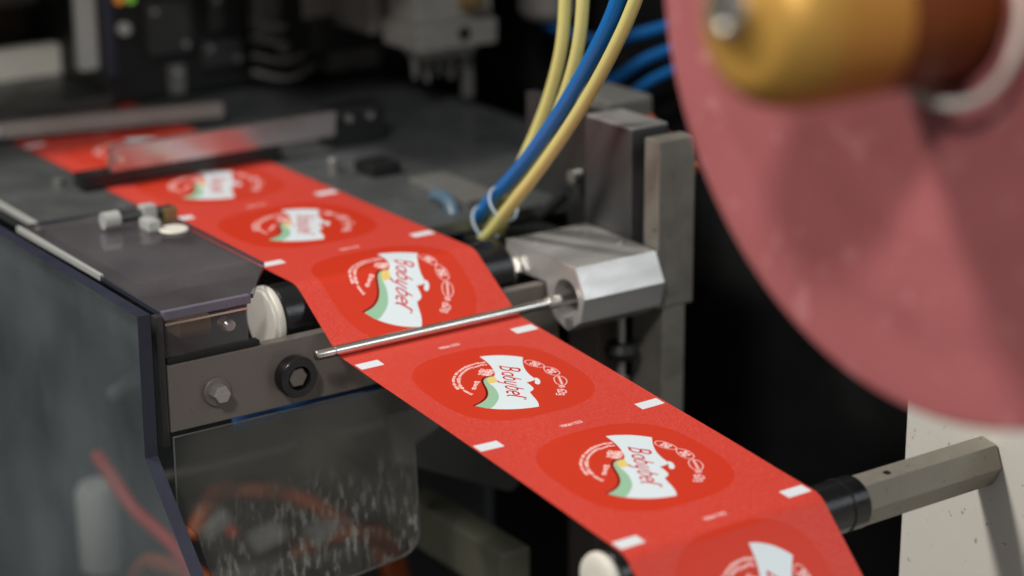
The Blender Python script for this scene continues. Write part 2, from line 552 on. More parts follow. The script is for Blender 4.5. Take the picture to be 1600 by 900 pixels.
green = catmull([(16.3, 58.3), (20.5, 57.1), (24.2, 55.1), (27.4, 52.0), (30.0, 47.6), (31.8, 43.0), (33.5, 39.3), (35.8, 37.3), (38.4, 36.9)], n=5) + \
    catmull([(38.0, 38.2), (36.1, 39.8), (34.3, 42.4), (34.1, 45.4), (33.1, 49.6), (30.8, 54.8), (28.2, 58.3), (24.7, 61.3), (21.5, 63.4), (19.6, 63.2), (18.2, 61.2)], n=5)
fill([tuple(q) for q in green], (.56, .73, .61))
yel = catmull([(35.6, 38.6), (37.8, 36.95), (40.1, 37.5), (39.4, 40.6), (37.9, 42.7), (35.6, 42.9), (34.4, 41.9)], closed=True, n=5)
fill([tuple(q) for q in yel], (.86, .76, .45))
for k_, wd in (('B1', .6), ('B2', .75), ('B3', .75), ('a', .62), ('b1', .6), ('b1b', .62), ('y', .62), ('y2', .62), ('b2', .62), ('b2b', .62), ('e', .65), ('l', .8), ('r', .5)):
    P_ = ART[k_]
    stroke([tuple(q) for q in (catmull(P_, n=5) if len(P_) > 2 else P_)], wd * 1.3, (.74, .05, .07))
fill([tuple(q) for q in catmull(ART['drop'], closed=True, n=4)], WHITE)


def badge(pts, kind):
    ring = [tuple(q) for q in catmull(pts, closed=True, n=5)]
    a = np.array(ring); c = a.mean(0)
    stroke(ring + ring[:1], .42, PINKW)
    d = a - c
    w_, v_ = np.linalg.eigh(np.cov(d.T))
    lx = v_[:, 1] * math.sqrt(w_[1]) * 1.25; sy = v_[:, 0] * math.sqrt(w_[0]) * 1.2
    if kind == 2:
        stroke([tuple(c - lx * .95), tuple(c + lx * .95)], .5, PINKW)
        rr = random.Random(3)
        for q in np.linspace(-.8, .8, 9):
            stroke([tuple(c + lx * q - sy * .22), tuple(c + lx * (q + .03) + sy * .25)], .38, PINKW)
    else:
        for s_ in (-.42, .42):
            for q in np.linspace(-.72, .72, 7):
                k = .85 if abs(q) < .5 else .5
                stroke([tuple(c + lx * q * k + sy * (s_ - .25)), tuple(c + lx * (q * k + .06) + sy * (s_ + .25))], .46, PINKM)
        stroke([tuple(c - sy * .9 - lx * .25), tuple(c + sy * .9 + lx * .25)], .5, PINKW)


badge(ART['ic1'], 0); badge(ART['ic2'], 1); badge(ART['ic3'], 2)

GL = {'0': [[(0, 0), (1, 0), (1, 2), (0, 2), (0, 0)]], '1': [[(.2, 1.6), (.6, 2), (.6, 0)]], '3': [[(0, 2), (1, 2), (.4, 1.1), (1, .9), (1, 0), (0, 0)]],
      '6': [[(1, 2), (0, 1.2), (0, 0), (1, 0), (1, 1), (0, 1)]], '7': [[(0, 2), (1, 2), (.3, 0)]], '8': [[(0, 0), (1, 0), (1, 1), (0, 1), (0, 2), (1, 2), (1, 1)], [(0, 1), (0, 0)]],
      '2': [[(0, 1.7), (.5, 2), (1, 1.6), (0, 0), (1, 0)]], 'g': [[(1, 1.2), (0, 1.2), (0, .2), (1, .2)], [(1, 1.2), (1, -.6), (0, -.6)]],
      'e': [[(0, .7), (1, .7), (1, 1.3), (0, 1.3), (0, 0), (1, 0)]]}


def text(s, org, ex, ey, wid, c, step=1.45, wrap=False):
    o = np.array(org, float); ex = np.array(ex, float); ey = np.array(ey, float)
    for i, ch in enumerate(s):
        for st in GL[ch]:
            stroke([tuple(o + ex * (x + i * step) + ey * y) for x, y in st], wid, c, wrap)


text('78061333', (35.6, .95), (.98, 0), (0, -.85), .36, PINKW, 1.42, wrap=True)
g1 = np.array((58.7, 60.2))
text('e', (58.9, 60.0), (.25, 1.9), (1.35, -.25), .5, PINKW)
text('62g', (56.6, 62.2), (-.75, 1.35), (1.55, .9), .55, PINKW, 1.35)


def micro(pts, height, seed, words=(3, 7)):
    """a curved line of very small lettering: upright strokes in words"""
    rr = random.Random(seed)
    P = np.array(catmull(pts, n=14))
    L = np.r_[0, np.cumsum(np.hypot(*np.diff(P, axis=0).T))]
    s = 0.2; left = rr.randint(*words)
    while s < L[-1] - .2:
        q = np.array([np.interp(s, L, P[:, k]) for k in (0, 1)])
        q2 = np.array([np.interp(s + .2, L, P[:, k]) for k in (0, 1)])
        t = (q2 - q) / (np.linalg.norm(q2 - q) + 1e-9); nrm = np.array((-t[1], t[0]))
        h = height * rr.choice((.32, .38, .5))
        w_ = .42
        k = rr.choice('oilnec')
        if k in 'oe':
            r_ = [tuple(q + t * w_ * math.cos(a) + nrm * h * .8 * math.sin(a)) for a in np.linspace(0, 5.6 if k == 'e' else 6.3, 9)]
            stroke(r_, .38, PINKM); s += 1.12
        elif k in 'nc':
            stroke([tuple(q - nrm * h), tuple(q + nrm * h), tuple(q + t * .65 + nrm * h), tuple(q + t * .65 - nrm * h * (1 if k == 'n' else .3))], .38, PINKM); s += 1.1
        else:
            stroke([tuple(q - nrm * h), tuple(q + nrm * h)], .40, PINKM); s += .55
        left -= 1
        if left <= 0:
            s += .55; left = rr.randint(*words)


micro(ART['arcO'], 1.45, 1); micro(ART['arcI'], 1.45, 2)
t1, t2, t3 = (np.array(ART[k]) for k in ('t1', 't2', 't3'))
micro([t1[0], t1.mean(0), t1[1]], 2.2, 3, (9, 10)); micro([t2[0], t2.mean(0), t2[1]], 3.0, 4, (9, 10))
micro([t2[0] + (1.6, .9), t2.mean(0) + (1.6, .9), t2[1] + (1.6, .9)], 2.4, 9, (9, 10))
micro([t3[0], t3.mean(0), t3[1]], 2.2, 5, (5, 5))
# register marks on both rims
fill([(-6.4, -2.9), (5.2, -2.9), (5.2, 3.1), (-6.4, 3.1)], WHITE, wrap=True)
fill([(76.4, -2.9), (88.3, -2.9), (88.3, 3.1), (76.4, 3.1)], WHITE, wrap=True)


def make_image(name, rgb, data=False):
    im = bpy.data.images.new(name, NW, NH, alpha=False, float_buffer=False)
    if data: im.colorspace_settings.name = 'Non-Color'
    px = np.ones((NH, NW, 4), np.float32)
    px[..., :3] = rgb if rgb.ndim == 3 else rgb[..., None]
    im.pixels.foreach_set(px.ravel())
    im.update()
    im.pack()
    return im


im_col = make_image("web_artwork", np.clip(col, 0, 1))
im_gl = make_image("web_gloss_field", gloss, True)

wm = bpy.data.materials.new("printed_foil")
wm.use_nodes = True
nt = wm.node_tree
p = nt.nodes["Principled BSDF"]
uvn = nt.nodes.new("ShaderNodeUVMap"); uvn.uv_map = "UVMap"
ti = nt.nodes.new("ShaderNodeTexImage"); ti.image = im_col; ti.extension = 'REPEAT'; ti.interpolation = 'Cubic'
tg = nt.nodes.new("ShaderNodeTexImage"); tg.image = im_gl; tg.extension = 'REPEAT'
nt.links.new(uvn.outputs[0], ti.inputs[0]); nt.links.new(uvn.outputs[0], tg.inputs[0])
tc = nt.nodes.new("ShaderNodeTexCoord")
gn = nt.nodes.new("ShaderNodeTexNoise"); gn.inputs["Scale"].default_value = 1500; gn.inputs["Detail"].default_value = 2
nt.links.new(tc.outputs["Object"], gn.inputs["Vector"])
sp = nt.nodes.new("ShaderNodeMapRange")
sp.inputs[1].default_value, sp.inputs[2].default_value = .48, .60
sp.inputs[3].default_value, sp.inputs[4].default_value = 0, .15
nt.links.new(gn.outputs["Fac"], sp.inputs[0])
inv = nt.nodes.new("ShaderNodeMath"); inv.operation = 'SUBTRACT'; inv.inputs[0].default_value = 1.08
nt.links.new(tg.outputs[0], inv.inputs[1])
mu = nt.nodes.new("ShaderNodeMath"); mu.operation = 'MULTIPLY'
nt.links.new(sp.outputs[0], mu.inputs[0]); nt.links.new(inv.outputs[0], mu.inputs[1])
mx = nt.nodes.new("ShaderNodeMix"); mx.data_type = 'RGBA'
nt.links.new(mu.outputs[0], mx.inputs["Factor"]); nt.links.new(ti.outputs[0], mx.inputs["A"])
mx.inputs["B"].default_value = (.72, .27, .22, 1)
nt.links.new(mx.outputs["Result"], p.inputs["Base Color"])
rg = nt.nodes.new("ShaderNodeMapRange")
rg.inputs[3].default_value, rg.inputs[4].default_value = .46, .36
nt.links.new(tg.outputs[0], rg.inputs[0]); nt.links.new(rg.outputs[0], p.inputs["Roughness"])
bs = nt.nodes.new("ShaderNodeMapRange")
bs.inputs[3].default_value, bs.inputs[4].default_value = .42, .10
nt.links.new(tg.outputs[0], bs.inputs[0])
bp = nt.nodes.new("ShaderNodeBump"); bp.inputs["Distance"].default_value = .00025
nt.links.new(bs.outputs[0], bp.inputs["Strength"]); nt.links.new(gn.outputs["Fac"], bp.inputs["Height"])
nt.links.new(bp.outputs[0], p.inputs["Normal"])
p.inputs["Specular IOR Level"].default_value = .45

# ------------------------------------------------------------------ setting
bm = B(); box(bm, -3, 3, -3, 3, -1.02, -1.0, 0)
tag(link("floor", bm, M['floor']), "dark factory floor far below the machine", kind="structure")
bm = B(); box(bm, -2.0, 2.0, 1.5, 1.55, -1, 2.2, 0)
tag(link("wall", bm, M['wall']), "dark wall of the hall behind the machine", kind="structure")
bm = B(); box(bm, -2.05, -2.0, -2.0, 1.5, -1, 2.2, 0)
tag(link("wall", bm, M['wall']), "dark end wall of the hall beyond the machine", kind="structure")

# ------------------------------------------------------------------ the running web
r1, rr_, r2 = .0155, .0026, .0112
A1 = np.array((.0305, -.0155))
sl = R(33.2)
dn = R(4.878)
row1 = np.array((.08765, -.02504))
d1 = np.array((math.cos(sl), -math.sin(sl))); n1 = np.array((math.sin(sl), math.cos(sl)))
d2 = np.array((math.cos(dn), -math.sin(dn))); n2 = np.array((math.sin(dn), math.cos(dn)))
leave = A1 + r1 * n1
# meeting of the two straight runs, rounded by the rod above them
Mx = np.array([d1, -d2]).T
tt = np.linalg.solve(Mx, row1 - leave)
corner = leave + d1 * tt[0]
half = (sl - dn) / 2
tl = rr_ * math.tan(half)
pa, pb = corner - d1 * tl, corner + d2 * tl
rodc = pa + n1 * rr_
A2x = .2760
tx = (A2x - row1[0]) / d2[0]
top2 = row1 + d2 * tx
A2 = top2 - n2 * r2
se = R(45)
path = []                                     # (x, z, nx, nz)


def run(a, b, n, nn):
    for k in range(n):
        q = a + (b - a) * k / n
        path.append((q[0], q[1], nn[0], nn[1]))


run(np.array((-.62, 0.)), np.array((.0305, 0.)), 60, (0, 1))
for k in range(14):
    t = sl * k / 14
    path.append((A1[0] + r1 * math.sin(t), A1[1] + r1 * math.cos(t), math.sin(t), math.cos(t)))
run(leave, pa, 10, n1)
for k in range(8):
    t = sl + (dn - sl) * k / 8
    nn = np.array((math.sin(t), math.cos(t)))
    q = rodc - nn * rr_
    path.append((q[0], q[1], nn[0], nn[1]))
run(pb, A2 + r2 * n2, 60, n2)
for k in range(16):
    t = dn + (se - dn) * k / 16
    path.append((A2[0] + r2 * math.sin(t), A2[1] + r2 * math.cos(t), math.sin(t), math.cos(t)))
n3 = np.array((math.sin(se), math.cos(se))); d3 = np.array((math.cos(se), -math.sin(se)))
q = A2 + r2 * n3
run(q, q + d3 * .22, 30, n3)
pth = np.array(path)
sarc = np.r_[0, np.cumsum(np.hypot(*np.diff(pth[:, :2], axis=0).T))]
s0 = np.interp(0.0, pth[:62, 0], sarc[:62])
sarc -= s0
web_u = np.linspace(-.0075, .0895, 25)
bm = B()
uvl = bm.loops.layers.uv.new("UVMap")
top, bot, info = [], [], {}
for i, (x, z, nx, nz) in enumerate(path):
    rt, rb = [], []
    for u in web_u:
        # the taut film flutters by a fraction of a millimetre between the rollers
        wv = 0
        if .11 < x < .255:
            wv = (.00022 * math.sin(u * 62 + x * 30) + .00010 * math.sin(u * 150 - x * 22) + .0005 * (abs(u - .041) / .0485) ** 6) * math.sin((x - .11) / .145 * math.pi)
        if x < -.03:
            wv = .00012 * math.sin(u * 80 + x * 45)
        a = bm.verts.new((x + nx * wv, u, z + nz * wv)); b = bm.verts.new((x - nx * (.00012 - wv), u, z - nz * (.00012 - wv)))
        info[a] = info[b] = (u, sarc[i])
        rt.append(a); rb.append(b)
    top.append(rt); bot.append(rb)


def quad(*v):
    f = bm.faces.new(v)
    for l in f.loops:
        u, s_ = info[l.vert]
        l[uvl].uv = ((u * 1e3 - U0) / (U1 - U0), s_ * 1e3 / PITCH)


n_, k_ = len(path), len(web_u)
for i in range(n_ - 1):
    for j in range(k_ - 1):
        quad(top[i][j], top[i + 1][j], top[i + 1][j + 1], top[i][j + 1])
        quad(bot[i][j], bot[i][j + 1], bot[i + 1][j + 1], bot[i + 1][j])
    quad(top[i][0], bot[i][0], bot[i + 1][0], top[i + 1][0])
    quad(top[i][-1], top[i + 1][-1], bot[i + 1][-1], bot[i][-1])
web = link("printed_web", bm, wm, smooth=True)
tag(web, "long red printed foil web with white Babybel lids running over the rollers", "foil web")

# ------------------------------------------------------------------ rollers, rod, bars
rs = r1 - .00015
ro = empty("guide_roller", (A1[0], -.0225, A1[1]), "black roller with white end cap under the upper bend of the web", "roller", "black rollers carrying the web")
bm = B(); lathe(bm, [(0, 0), (0, rs - .0006), (.0006, rs), (.1236, rs), (.1242, rs - .0006), (.1242, 0)], (A1[0], -.0182, A1[1]), 'Y', 96)
link("rubber_sleeve", bm, M['rubber'], ro, True)
bm = B(); lathe(bm, [(-.0028, 0), (-.0028, .0120), (-.0026, .0136), (-.0020, .0140), (-.0012, .0141), (-.0012, .0150), (-.0006, .0156), (.0012, .0157), (.0022, .0152), (.0028, 0)], (A1[0], -.0212, A1[1]), 'Y', 96)
link("end_cap", bm, M['white_cap'], ro, True)
bm = B(); lathe(bm, [(0, 0), (0, .0125), (.0012, .0129), (.0022, .0125), (.0022, 0)], (A1[0], .1062, A1[1]), 'Y', 64)
link("end_washer", bm, M['steel'], ro, True)
bm = B(); lathe(bm, [(0, 0), (0, .0045), (.014, .0045), (.014, 0)], (A1[0], .1085, A1[1]), 'Y', 32)
lathe(bm, [(0, 0), (0, .0068), (.0045, .0068), (.0045, 0)], (A1[0], .1105, A1[1]), 'Y', 6)
link("spindle", bm, M['rod'], ro, True)

rd = empty("steel_rod", (rodc[0], -.0195, rodc[1]), "thin polished steel rod pressing across the red web, fixed in the aluminium block", "rod")
rq = rr_ - .0002
bm = B(); lathe(bm, [(0, 0), (0, rq * .8), (.0004, rq * .97), (.0008, rq), (.0085, rq), (.0088, rq * .86), (.0096, rq * .86), (.0099, rq), (.155, rq), (.155, 0)], (rodc[0], -.0195, rodc[1]), 'Y', 40)
link("shaft", bm, M['rod'], rd, True)
bm = B(); lathe(bm, [(0, 0), (0, rq * 1.25), (.0005, rq * 1.35), (.0065, rq * 1.35), (.007, rq * 1.2), (.007, 0)], (rodc[0], .106, rodc[1]), 'Y', 32)
link("collar", bm, M['steel'], rd, True)

ro = empty("guide_roller", (A2[0], -.018, A2[1]), "black roller with white end cap under the lower bend of the web", "roller", "black rollers carrying the web")
q2 = r2 - .00015
bm = B(); lathe(bm, [(0, 0), (0, q2 - .0005), (.0005, q2), (.1245, q2), (.125, q2 - .0004), (.125, 0)], (A2[0], -.0125, A2[1]), 'Y', 96)
link("rubber_sleeve", bm, M['rubber'], ro, True)
bm = B(); lathe(bm, [(-.0019, 0), (-.0018, .006), (-.0016, .0090), (-.001, .0106), (.0004, .0113), (.0018, .0113), (.0026, .0108), (.0028, 0)], (A2[0], -.0157, A2[1]), 'Y', 96)
link("end_cap", bm, M['white_cap'], ro, True)
bm = B(); lathe(bm, [(0, q2), (.0001, q2 + .0004), (.0008, q2 + .0004), (.0009, q2)], (A2[0], .1035, A2[1]), 'Y', 96)
link("retaining_ring", bm, M['black'], ro, True)

# octagonal arm carrying the lower roller
arm = empty("octagonal_arm", (A2[0], .19, A2[1]), "blunt grey octagonal metal arm between the lower roller and the white board", "arm")
oc = [(-.0086, .0056), (-.0040, .0090), (.0040, .0076), (.0074, -.0016), (.0030, -.0105), (-.0045, -.0112), (-.0090, -.0060), (-.0100, .0)]
oc = [(A2[0] + a * 1.05, A2[1] + b * 1.02) for a, b in oc]
bm = B(); prism_y(bm, oc, .1130, .1898, .0004)
link("bar", bm, M['bar'], arm, False)
bm = B(); lathe(bm, [(0, 0), (0, .0010), (.0003, .0013), (.0004, 0)], (A2[0] - .0005, .1225, A2[1] + .0086), 'Y', 12)
bm.free()
bm = B(); lathe(bm, [(-.001, 0), (-.001, .0010), (.0002, .0010), (.0003, .0016), (.0004, 0)], (A2[0] + .0003, .1300, A2[1] + .00835), 'Z', 16)
link("set_screw", bm, M['black'], arm, True)

bm = B(); box(bm, .226, .62, .1905, .1965, -.40, -.030, .0006)
tag(link("white_board", bm, M['board']), "off-white board standing behind the octagonal arm at the lower right", "board")

# aluminium clamp block with the round bore that holds the rod
blk = empty("clamp_block", (.055, .117, -.03), "bright aluminium clamp block with sloping edges, the rod end inside its round hole", "clamp block")
outer = [(.0236, -.0030), (.0690, -.0034), (.0795, -.0038), (.0868, -.0178), (.0838, -.0300), (.0740, -.0366), (.0640, -.0330), (.0585, -.0265), (.0560, -.0165), (.0236, -.0165)]
bc, br = (rodc[0] + .0005, rodc[1] + .0002), .0098
bm = B()
yo0, yo1, yin = .1165, .1645, .1450


def loop(pts, y):
    return [bm.verts.new((x, y, z)) for x, z in pts]


circ = [(bc[0] + br * math.cos(2 * math.pi * k / 40), bc[1] + br * math.sin(2 * math.pi * k / 40)) for k in range(40)]
o0, o1 = loop(outer, yo0), loop(outer, yo1)
c0, c1 = loop(circ, yo0), loop(circ, yin)
es = []
for lp in (o0, c0):
    for i in range(len(lp)):
        es.append(bm.edges.new((lp[i], lp[(i + 1) % len(lp)])))
bmesh.ops.triangle_fill(bm, edges=es, use_beauty=True)
for a_, b_ in ((o0, o1), (c0, c1)):
    for i in range(len(a_)):
        j = (i + 1) % len(a_)
        bm.faces.new((a_[i], b_[i], b_[j], a_[j]))
bm.faces.new(o1); bm.faces.new(c1)
oe = [e for e in bm.edges if len(e.link_faces) == 2 and e.calc_face_angle(0) > R(18) and not any(v in c1 or v in c0 for v in e.verts)]
bmesh.ops.bevel(bm, geom=oe, offset=.0006, segments=2, profile=.7, affect='EDGES')
link("block_body", bm, M['alu'], blk, False)
for (x, y) in ((.036, .126), (.036, .155), (.060, .158)):
    bm = B(); lathe(bm, [(-.003, 0), (-.003, .0028), (.0003, .0028), (.0006, .0024), (.0006, .0013), (-.0006, .0013), (-.0006, 0)], (x, y, -.0034), 'Z', 24)
    link("cap_screw", bm, M['steel'], blk, True)

# slotted upright behind the block
up = empty("slotted_upright", (.05, .177, -.30), "tall grey metal upright with a vertical slot, behind the clamp block", "upright")
bm = B(); box(bm, .0211, .0590, .1655, .1880, -.034, .0508, .0010)
link("left_cheek", bm, M['cheek'], up)
bm = B(); box(bm, .0686, .0800, .1655, .1880, -.034, .0500, .0012)
link("right_cheek", bm, M['alu_dull'], up)
bm = B(); box(bm, .0215, .0586, .1660, .1876, .0510, .0522, .0004)  # paler plate added for the light caught on top of the cheek
link("lit_top", bm, M['alu'], up)
bm = B(); box(bm, .0590, .0686, .1760, .1880, -.034, .0470, .0004)
link("slot_back", bm, M['black'], up)
bm = B(); box(bm, .055, .079, .170, .184, -.34, -.0342, .001)
link("post", bm, M['alu_dull'], up)
bm = B(); box(bm, .015, .040, .160, .176, -.34, -.040, .001)
link("post", bm, M['plate'], up)
bm = B(); box(bm, -.052, -.012, .205, .235, .026, .047, .004, 4)
tag(link("bearing_block", bm, M['mid_grey'], smooth=True), "rounded grey bearing block behind the hoses, above the slotted upright", "block")
bm = B(); box(bm, -.045, .0195, .176, .182, -.05, .0505, .0005)
tag(link("back_plate", bm, M['plate_dark']), "dark steel plate between the hoses and the slotted upright", "plate")
th = empty("clamp_screw", (.062, .158, -.05), "small dark thumb screw under the aluminium clamp block", "screw")
bm = B(); lathe(bm, [(-.034, 0), (-.034, .002), (0, .002), (0, 0)], (.062, .158, -.040), 'Z', 16)
link("stem", bm, M['steel'], th, True)
bm = B(); lathe(bm, [(0, 0), (0, .007), (.004, .0085), (.008, .007), (.008, 0)], (.062, .158, -.062), 'Z', 20)
link("knob", bm, M['black'], th, True)
bm = B(); lathe(bm, [(0, 0), (0, .004), (.003, .004), (.003, 0)], (.062, .158, -.075), 'Z', 6)
link("lock_nut", bm, M['steel'], th, True)

# diagonal strut and its bolt
bm = B(); tube(bm, [(-.034, .160, -.024), (.0, .160, .001), (.014, .160, .012)], .0032, 12)
st_ = tag(link("diagonal_strut", bm, M['plate_dark'], smooth=True), "dark diagonal strut beside the cable bundle, ending at a bright bolt", "strut")
bm = B(); lathe(bm, [(-.006, 0), (-.006, .0036), (-.001, .0036), (0, .0028), (0, 0)], (.004, .1755, .0158), 'Y', 20)
tag(link("cap_screw", bm, M['rod'], smooth=True), "bright round bolt head in the dark plate right of the hoses", "bolt")

# ------------------------------------------------------------------ hoses
def hose(name, pts, r, mk, label, group):
    bm = B(); tube(bm, pts, r, 20)
    return tag(link(name, bm, mk, smooth=True), label, "hose", group)


G = "air hoses rising past the clamp block"
Y1 = [(-.0177,.128,-.0188),(-.0088,.128,-.0082),(.0028,.130,.0107),(.0124,.132,.0282),(.0224,.135,.0482),(.0328,.136,.069),(.0417,.136,.0923),(.0448,.136,.1156),(.0453,.136,.150)]
Y2 = [(-.0043,.126,-.0162),(.0039,.126,-.0032),(.0159,.126,.0137),(.0297,.126,.0328),(.0457,.126,.0541),(.0591,.126,.0751),(.0686,.126,.0979),(.0724,.126,.1207),(.0728,.126,.150)]
BL = [(-.0251,.124,-.0141),(-.0146,.123,-.0037),(.0021,.122,.0112),(.0286,.120,.0325),(.0565,.119,.0594),(.0805,.118,.086),(.1009,.117,.1115),(.1101,.117,.1271),(.1200,.117,.150)]
Y3 = [(-.0085,.120,-.0135),(.0092,.117,-.0027),(.0263,.115,.0126),(.0519,.113,.0354),(.0764,.112,.060),(.0997,.111,.0859),(.1195,.110,.111),(.1319,.110,.131),(.142,.110,.152)]
hose("air_hose", Y1, .0031, M['hose_y'], "yellow air hose, leftmost of the bundle, curving up behind the blue one", G)
hose("air_hose", Y2, .0031, M['hose_y'], "yellow air hose squeezed between the leftmost yellow hose and the blue hose", G)
hose("air_hose", BL, .0035, M['hose_b'], "bright blue air hose tied between the yellow hoses", G)
hose("air_hose", Y3, .0031, M['hose_y'], "yellow air hose, rightmost of the bundle, right of the blue one", G)
for cpt, tdir, lb in (((.0168, .1190, .0130), (1, -.04, .85), "translucent cable tie round the hoses, upper of the two"),
                      ((-.0008, .1205, -.0012), (1, -.02, .8), "translucent cable tie round the hoses, lower of the two")):
    t = Vector(tdir).normalized(); a = t.cross(Vector((0, 1, 0))).normalized(); b = t.cross(a)
    tie = empty("cable_tie", cpt, lb, "cable tie", "cable ties on the hoses")
    c_ = Vector(cpt)
    ring = [c_ + a * (.0092 * math.cos(2 * math.pi * k / 24)) + b * (.0070 * math.sin(2 * math.pi * k / 24)) for k in range(25)]
    bm = B(); tube(bm, ring, .0007, 8, 1)
    link("strap", bm, M['tie'], tie, True)
    hd = c_ + a * .0010 + b * -.0070
    bm = B(); box(bm, hd.x - .0016, hd.x + .0016, hd.y - .002, hd.y + .002, hd.z - .0013, hd.z + .0013, .0004)
    link("head", bm, M['tie'], tie)
G = "dark blue tubes beyond the upright"
hose("air_tube", [(-.160, .300, .010), (-.130, .300, .026), (-.098, .300, .044), (-.060, .300, .058), (-.02, .3, .066)], .0034, M['hose_db'], "dark blue tube behind the hoses, middle one of three running right", G)
hose("air_tube", [(-.140, .300, .000), (-.118, .300, .017), (-.090, .300, .034), (-.060, .300, .046), (-.02, .3, .055)], .0032, M['hose_db'], "dark blue tube behind the hoses, lowest of three running right", G)
hose("air_tube", [(-.200, .300, .048), (-.150, .302, .045), (-.115, .302, .054), (-.075, .302, .067), (-.03, .302, .08)], .0036, M['hose_db'], "dark blue tube behind the hoses, topmost of three running right", G)
hose("orange_cable", [(-.06, .24, .040), (-.030, .235, .038), (.0, .230, .030), (.03, .23, .016)], .003, M['cable_od'], "rusty orange cable behind the top of the slotted upright", None)
hose("clear_tube", [(-.050, .122, .002), (-.040, .121, .003), (-.030, .119, .001), (-.022, .116, -.006)], .0036, M['cable_lb'], "pale blue clear tube lying left of the foot of the hoses", None)

# ------------------------------------------------------------------ film reel, upper right
RC = (.4235, .187)
reel = empty("film_reel", (RC[0], -.0075, RC[1]), "large blurred reel of red film seen from its pink side, upper right", "film reel")
bm = B()
N = 160
prof = [(0, .0265)]
for k in range(1, 13):
    rr2 = .0265 + (.1262 - .0265) * k / 12
    prof.append((.0004 * math.sin(k * 2.1), rr2))
prof += [(.0006, .1269), (.0962, .1269), (.097, .1262), (.097, .0265), (0, .0265)]
lathe(bm, prof, (RC[0], -.0075, RC[1]), 'Y', N)
bmesh.ops.remove_doubles(bm, verts=bm.verts, dist=1e-6)
link("film_roll", bm, M['film_side'], reel, True)
bm = B()
tor = [(-.0105 + .0014 * math.cos(a), .0290 + .0015 * math.sin(a)) for a in np.linspace(0, 2 * math.pi, 13)]
lathe(bm, [(t, r) for t, r in tor], (RC[0] + .011, -.006, RC[1] + .001), 'Y', 96)
link("core_ring", bm, M['white_cap'], reel, True)
bm = B(); lathe(bm, [(-.0335, 0), (-.0335, .0246), (.120, .0246), (.120, 0)], (RC[0], -.0075, RC[1]), 'Y', 96)
link("shaft_sleeve", bm, M['orange'], reel, True)
bm = B(); lathe(bm, [(-.0735, 0), (-.0735, .0150), (-.0728, .0172), (-.070, .0205), (-.066, .0230), (-.060, .0247), (-.056, .0250), (-.0337, .0250), (-.0337, 0)], (RC[0], -.0075, RC[1]), 'Y', 96)
link("hub_cap", bm, M['gold'], reel, True)
bm = B(); lathe(bm, [(-.0785, 0), (-.0785, .0030), (-.0765, .0030), (-.0765, .0042), (-.0790, .0048), (-.0790, .0066), (-.0780, .0072), (-.0740, .0072), (-.0740, 0)], (RC[0] - .002, -.0075, RC[1] + .004), 'Y', 32)
link("hub_bolt", bm, M['rod'], reel, True)

# ------------------------------------------------------------------ machine table
tb = empty("machine_table", (-.3, .1, -.30), "dark worn steel machine table under the red web", "table")
bm = B(); box(bm, -.116, -.010, -.0645, .262, -.0075, -.0006, .0008)
link("table_plate", bm, M['table'], tb)
bm = B(); box(bm, -.640, -.118, -.0645, .262, -.0075, -.0006, .0008)
link("table_plate", bm, M['table'], tb)
bm = B(); box(bm, -.62, -.05, .0, .25, -.045, -.0080, .001)
link("table_base", bm, M['black'], tb)
bm = B(); box(bm, -.62, -.04, -.0560, -.052, -.040, -.0080, .0005)
link("side_rail", bm, M['plate_dark'], tb)

# cross plate below the upper roller
cp = empty("cross_plate", (.055, -.08, -.05), "grey steel cross plate with two bolts below the upper roller", "plate")
bm = B(); box(bm, .049, .055, -.0825, .125, -.0485, -.0178, .0005)
link("plate", bm, M['plate'], cp)
y_, z_ = -.0600, -.0340
bm = B(); lathe(bm, [(0, 0), (0, .0062), (.0010, .0066), (.0018, .0062), (.0018, 0)], (.0551, y_, z_), 'X', 40)
link("washer", bm, M['plate'], cp, True)
bm = B(); hexhead(bm, (.0569, y_, z_), 'X', .0042, .0050)
link("hex_bolt", bm, M['steel'], cp)
y_, z_ = -.0220, -.0343
bm = B(); lathe(bm, [(0, .0052), (0, .0092), (.0050, .0096), (.0066, .0090), (.0066, .0056), (.0, .0052)], (.0551, y_, z_), 'X', 48)
link("rubber_grommet", bm, M['rubber'], cp, True)
bm = B(); hexhead(bm, (.0552, y_, z_), 'X', .0050, .0052)
link("hex_bolt", bm, M['plate'], cp)

# smoky clear cover over the table end, bent down in front
cv = empty("clear_cover", (0, -.06, 0), "smoky clear plastic cover bent over the table end left of the upper roller", "cover")
bm = B(); prism = [(-.112, -.0795), (.0500, -.0822), (.0500, -.0372), (.0400, -.0305), (.0120, -.0110), (-.112, -.0095)]
a_ = [bm.verts.new((x, y, .0032)) for x, y in prism]; b_ = [bm.verts.new((x, y, .0052)) for x, y in prism]
bm.faces.new(a_[::-1]); bm.faces.new(b_)
for i in range(6):
    f = bm.faces.new((a_[i], a_[(i + 1) % 6], b_[(i + 1) % 6], b_[i])); f.material_index = 1
link("top_sheet", bm, [M['cover'], M['sheet_edge']], cv)
bm = B(); box(bm, .0502, .0522, -.0822, -.0415, -.0172, .0050, 0)
link("front_sheet", bm, [M['cover'], M['sheet_edge']], cv)
bm = B(); box(bm, .0500, .0545, -.0822, -.0372, -.0176, -.0150, .0006)
link("black_seal", bm, M['black'], cv)
bm = B(); box(bm, .0500, .0532, -.0822, -.0400, .0020, .0060, .0005)
link("front_rim", bm, M['rim'], cv)
bm = B(); box(bm, .0524, .0530, -.0815, -.0420, -.0005, .0006, .0002)  # thin bright strip added as the highlight along the cover front
link("edge_highlight", bm, M['rod'], cv)
bm = B(); box(bm, .020, .034, -.066, -.050, -.0150, -.0060, .002)  # bright bits added inside to give the cover front its highlights
link("glint_block", bm, M['brass'], cv)
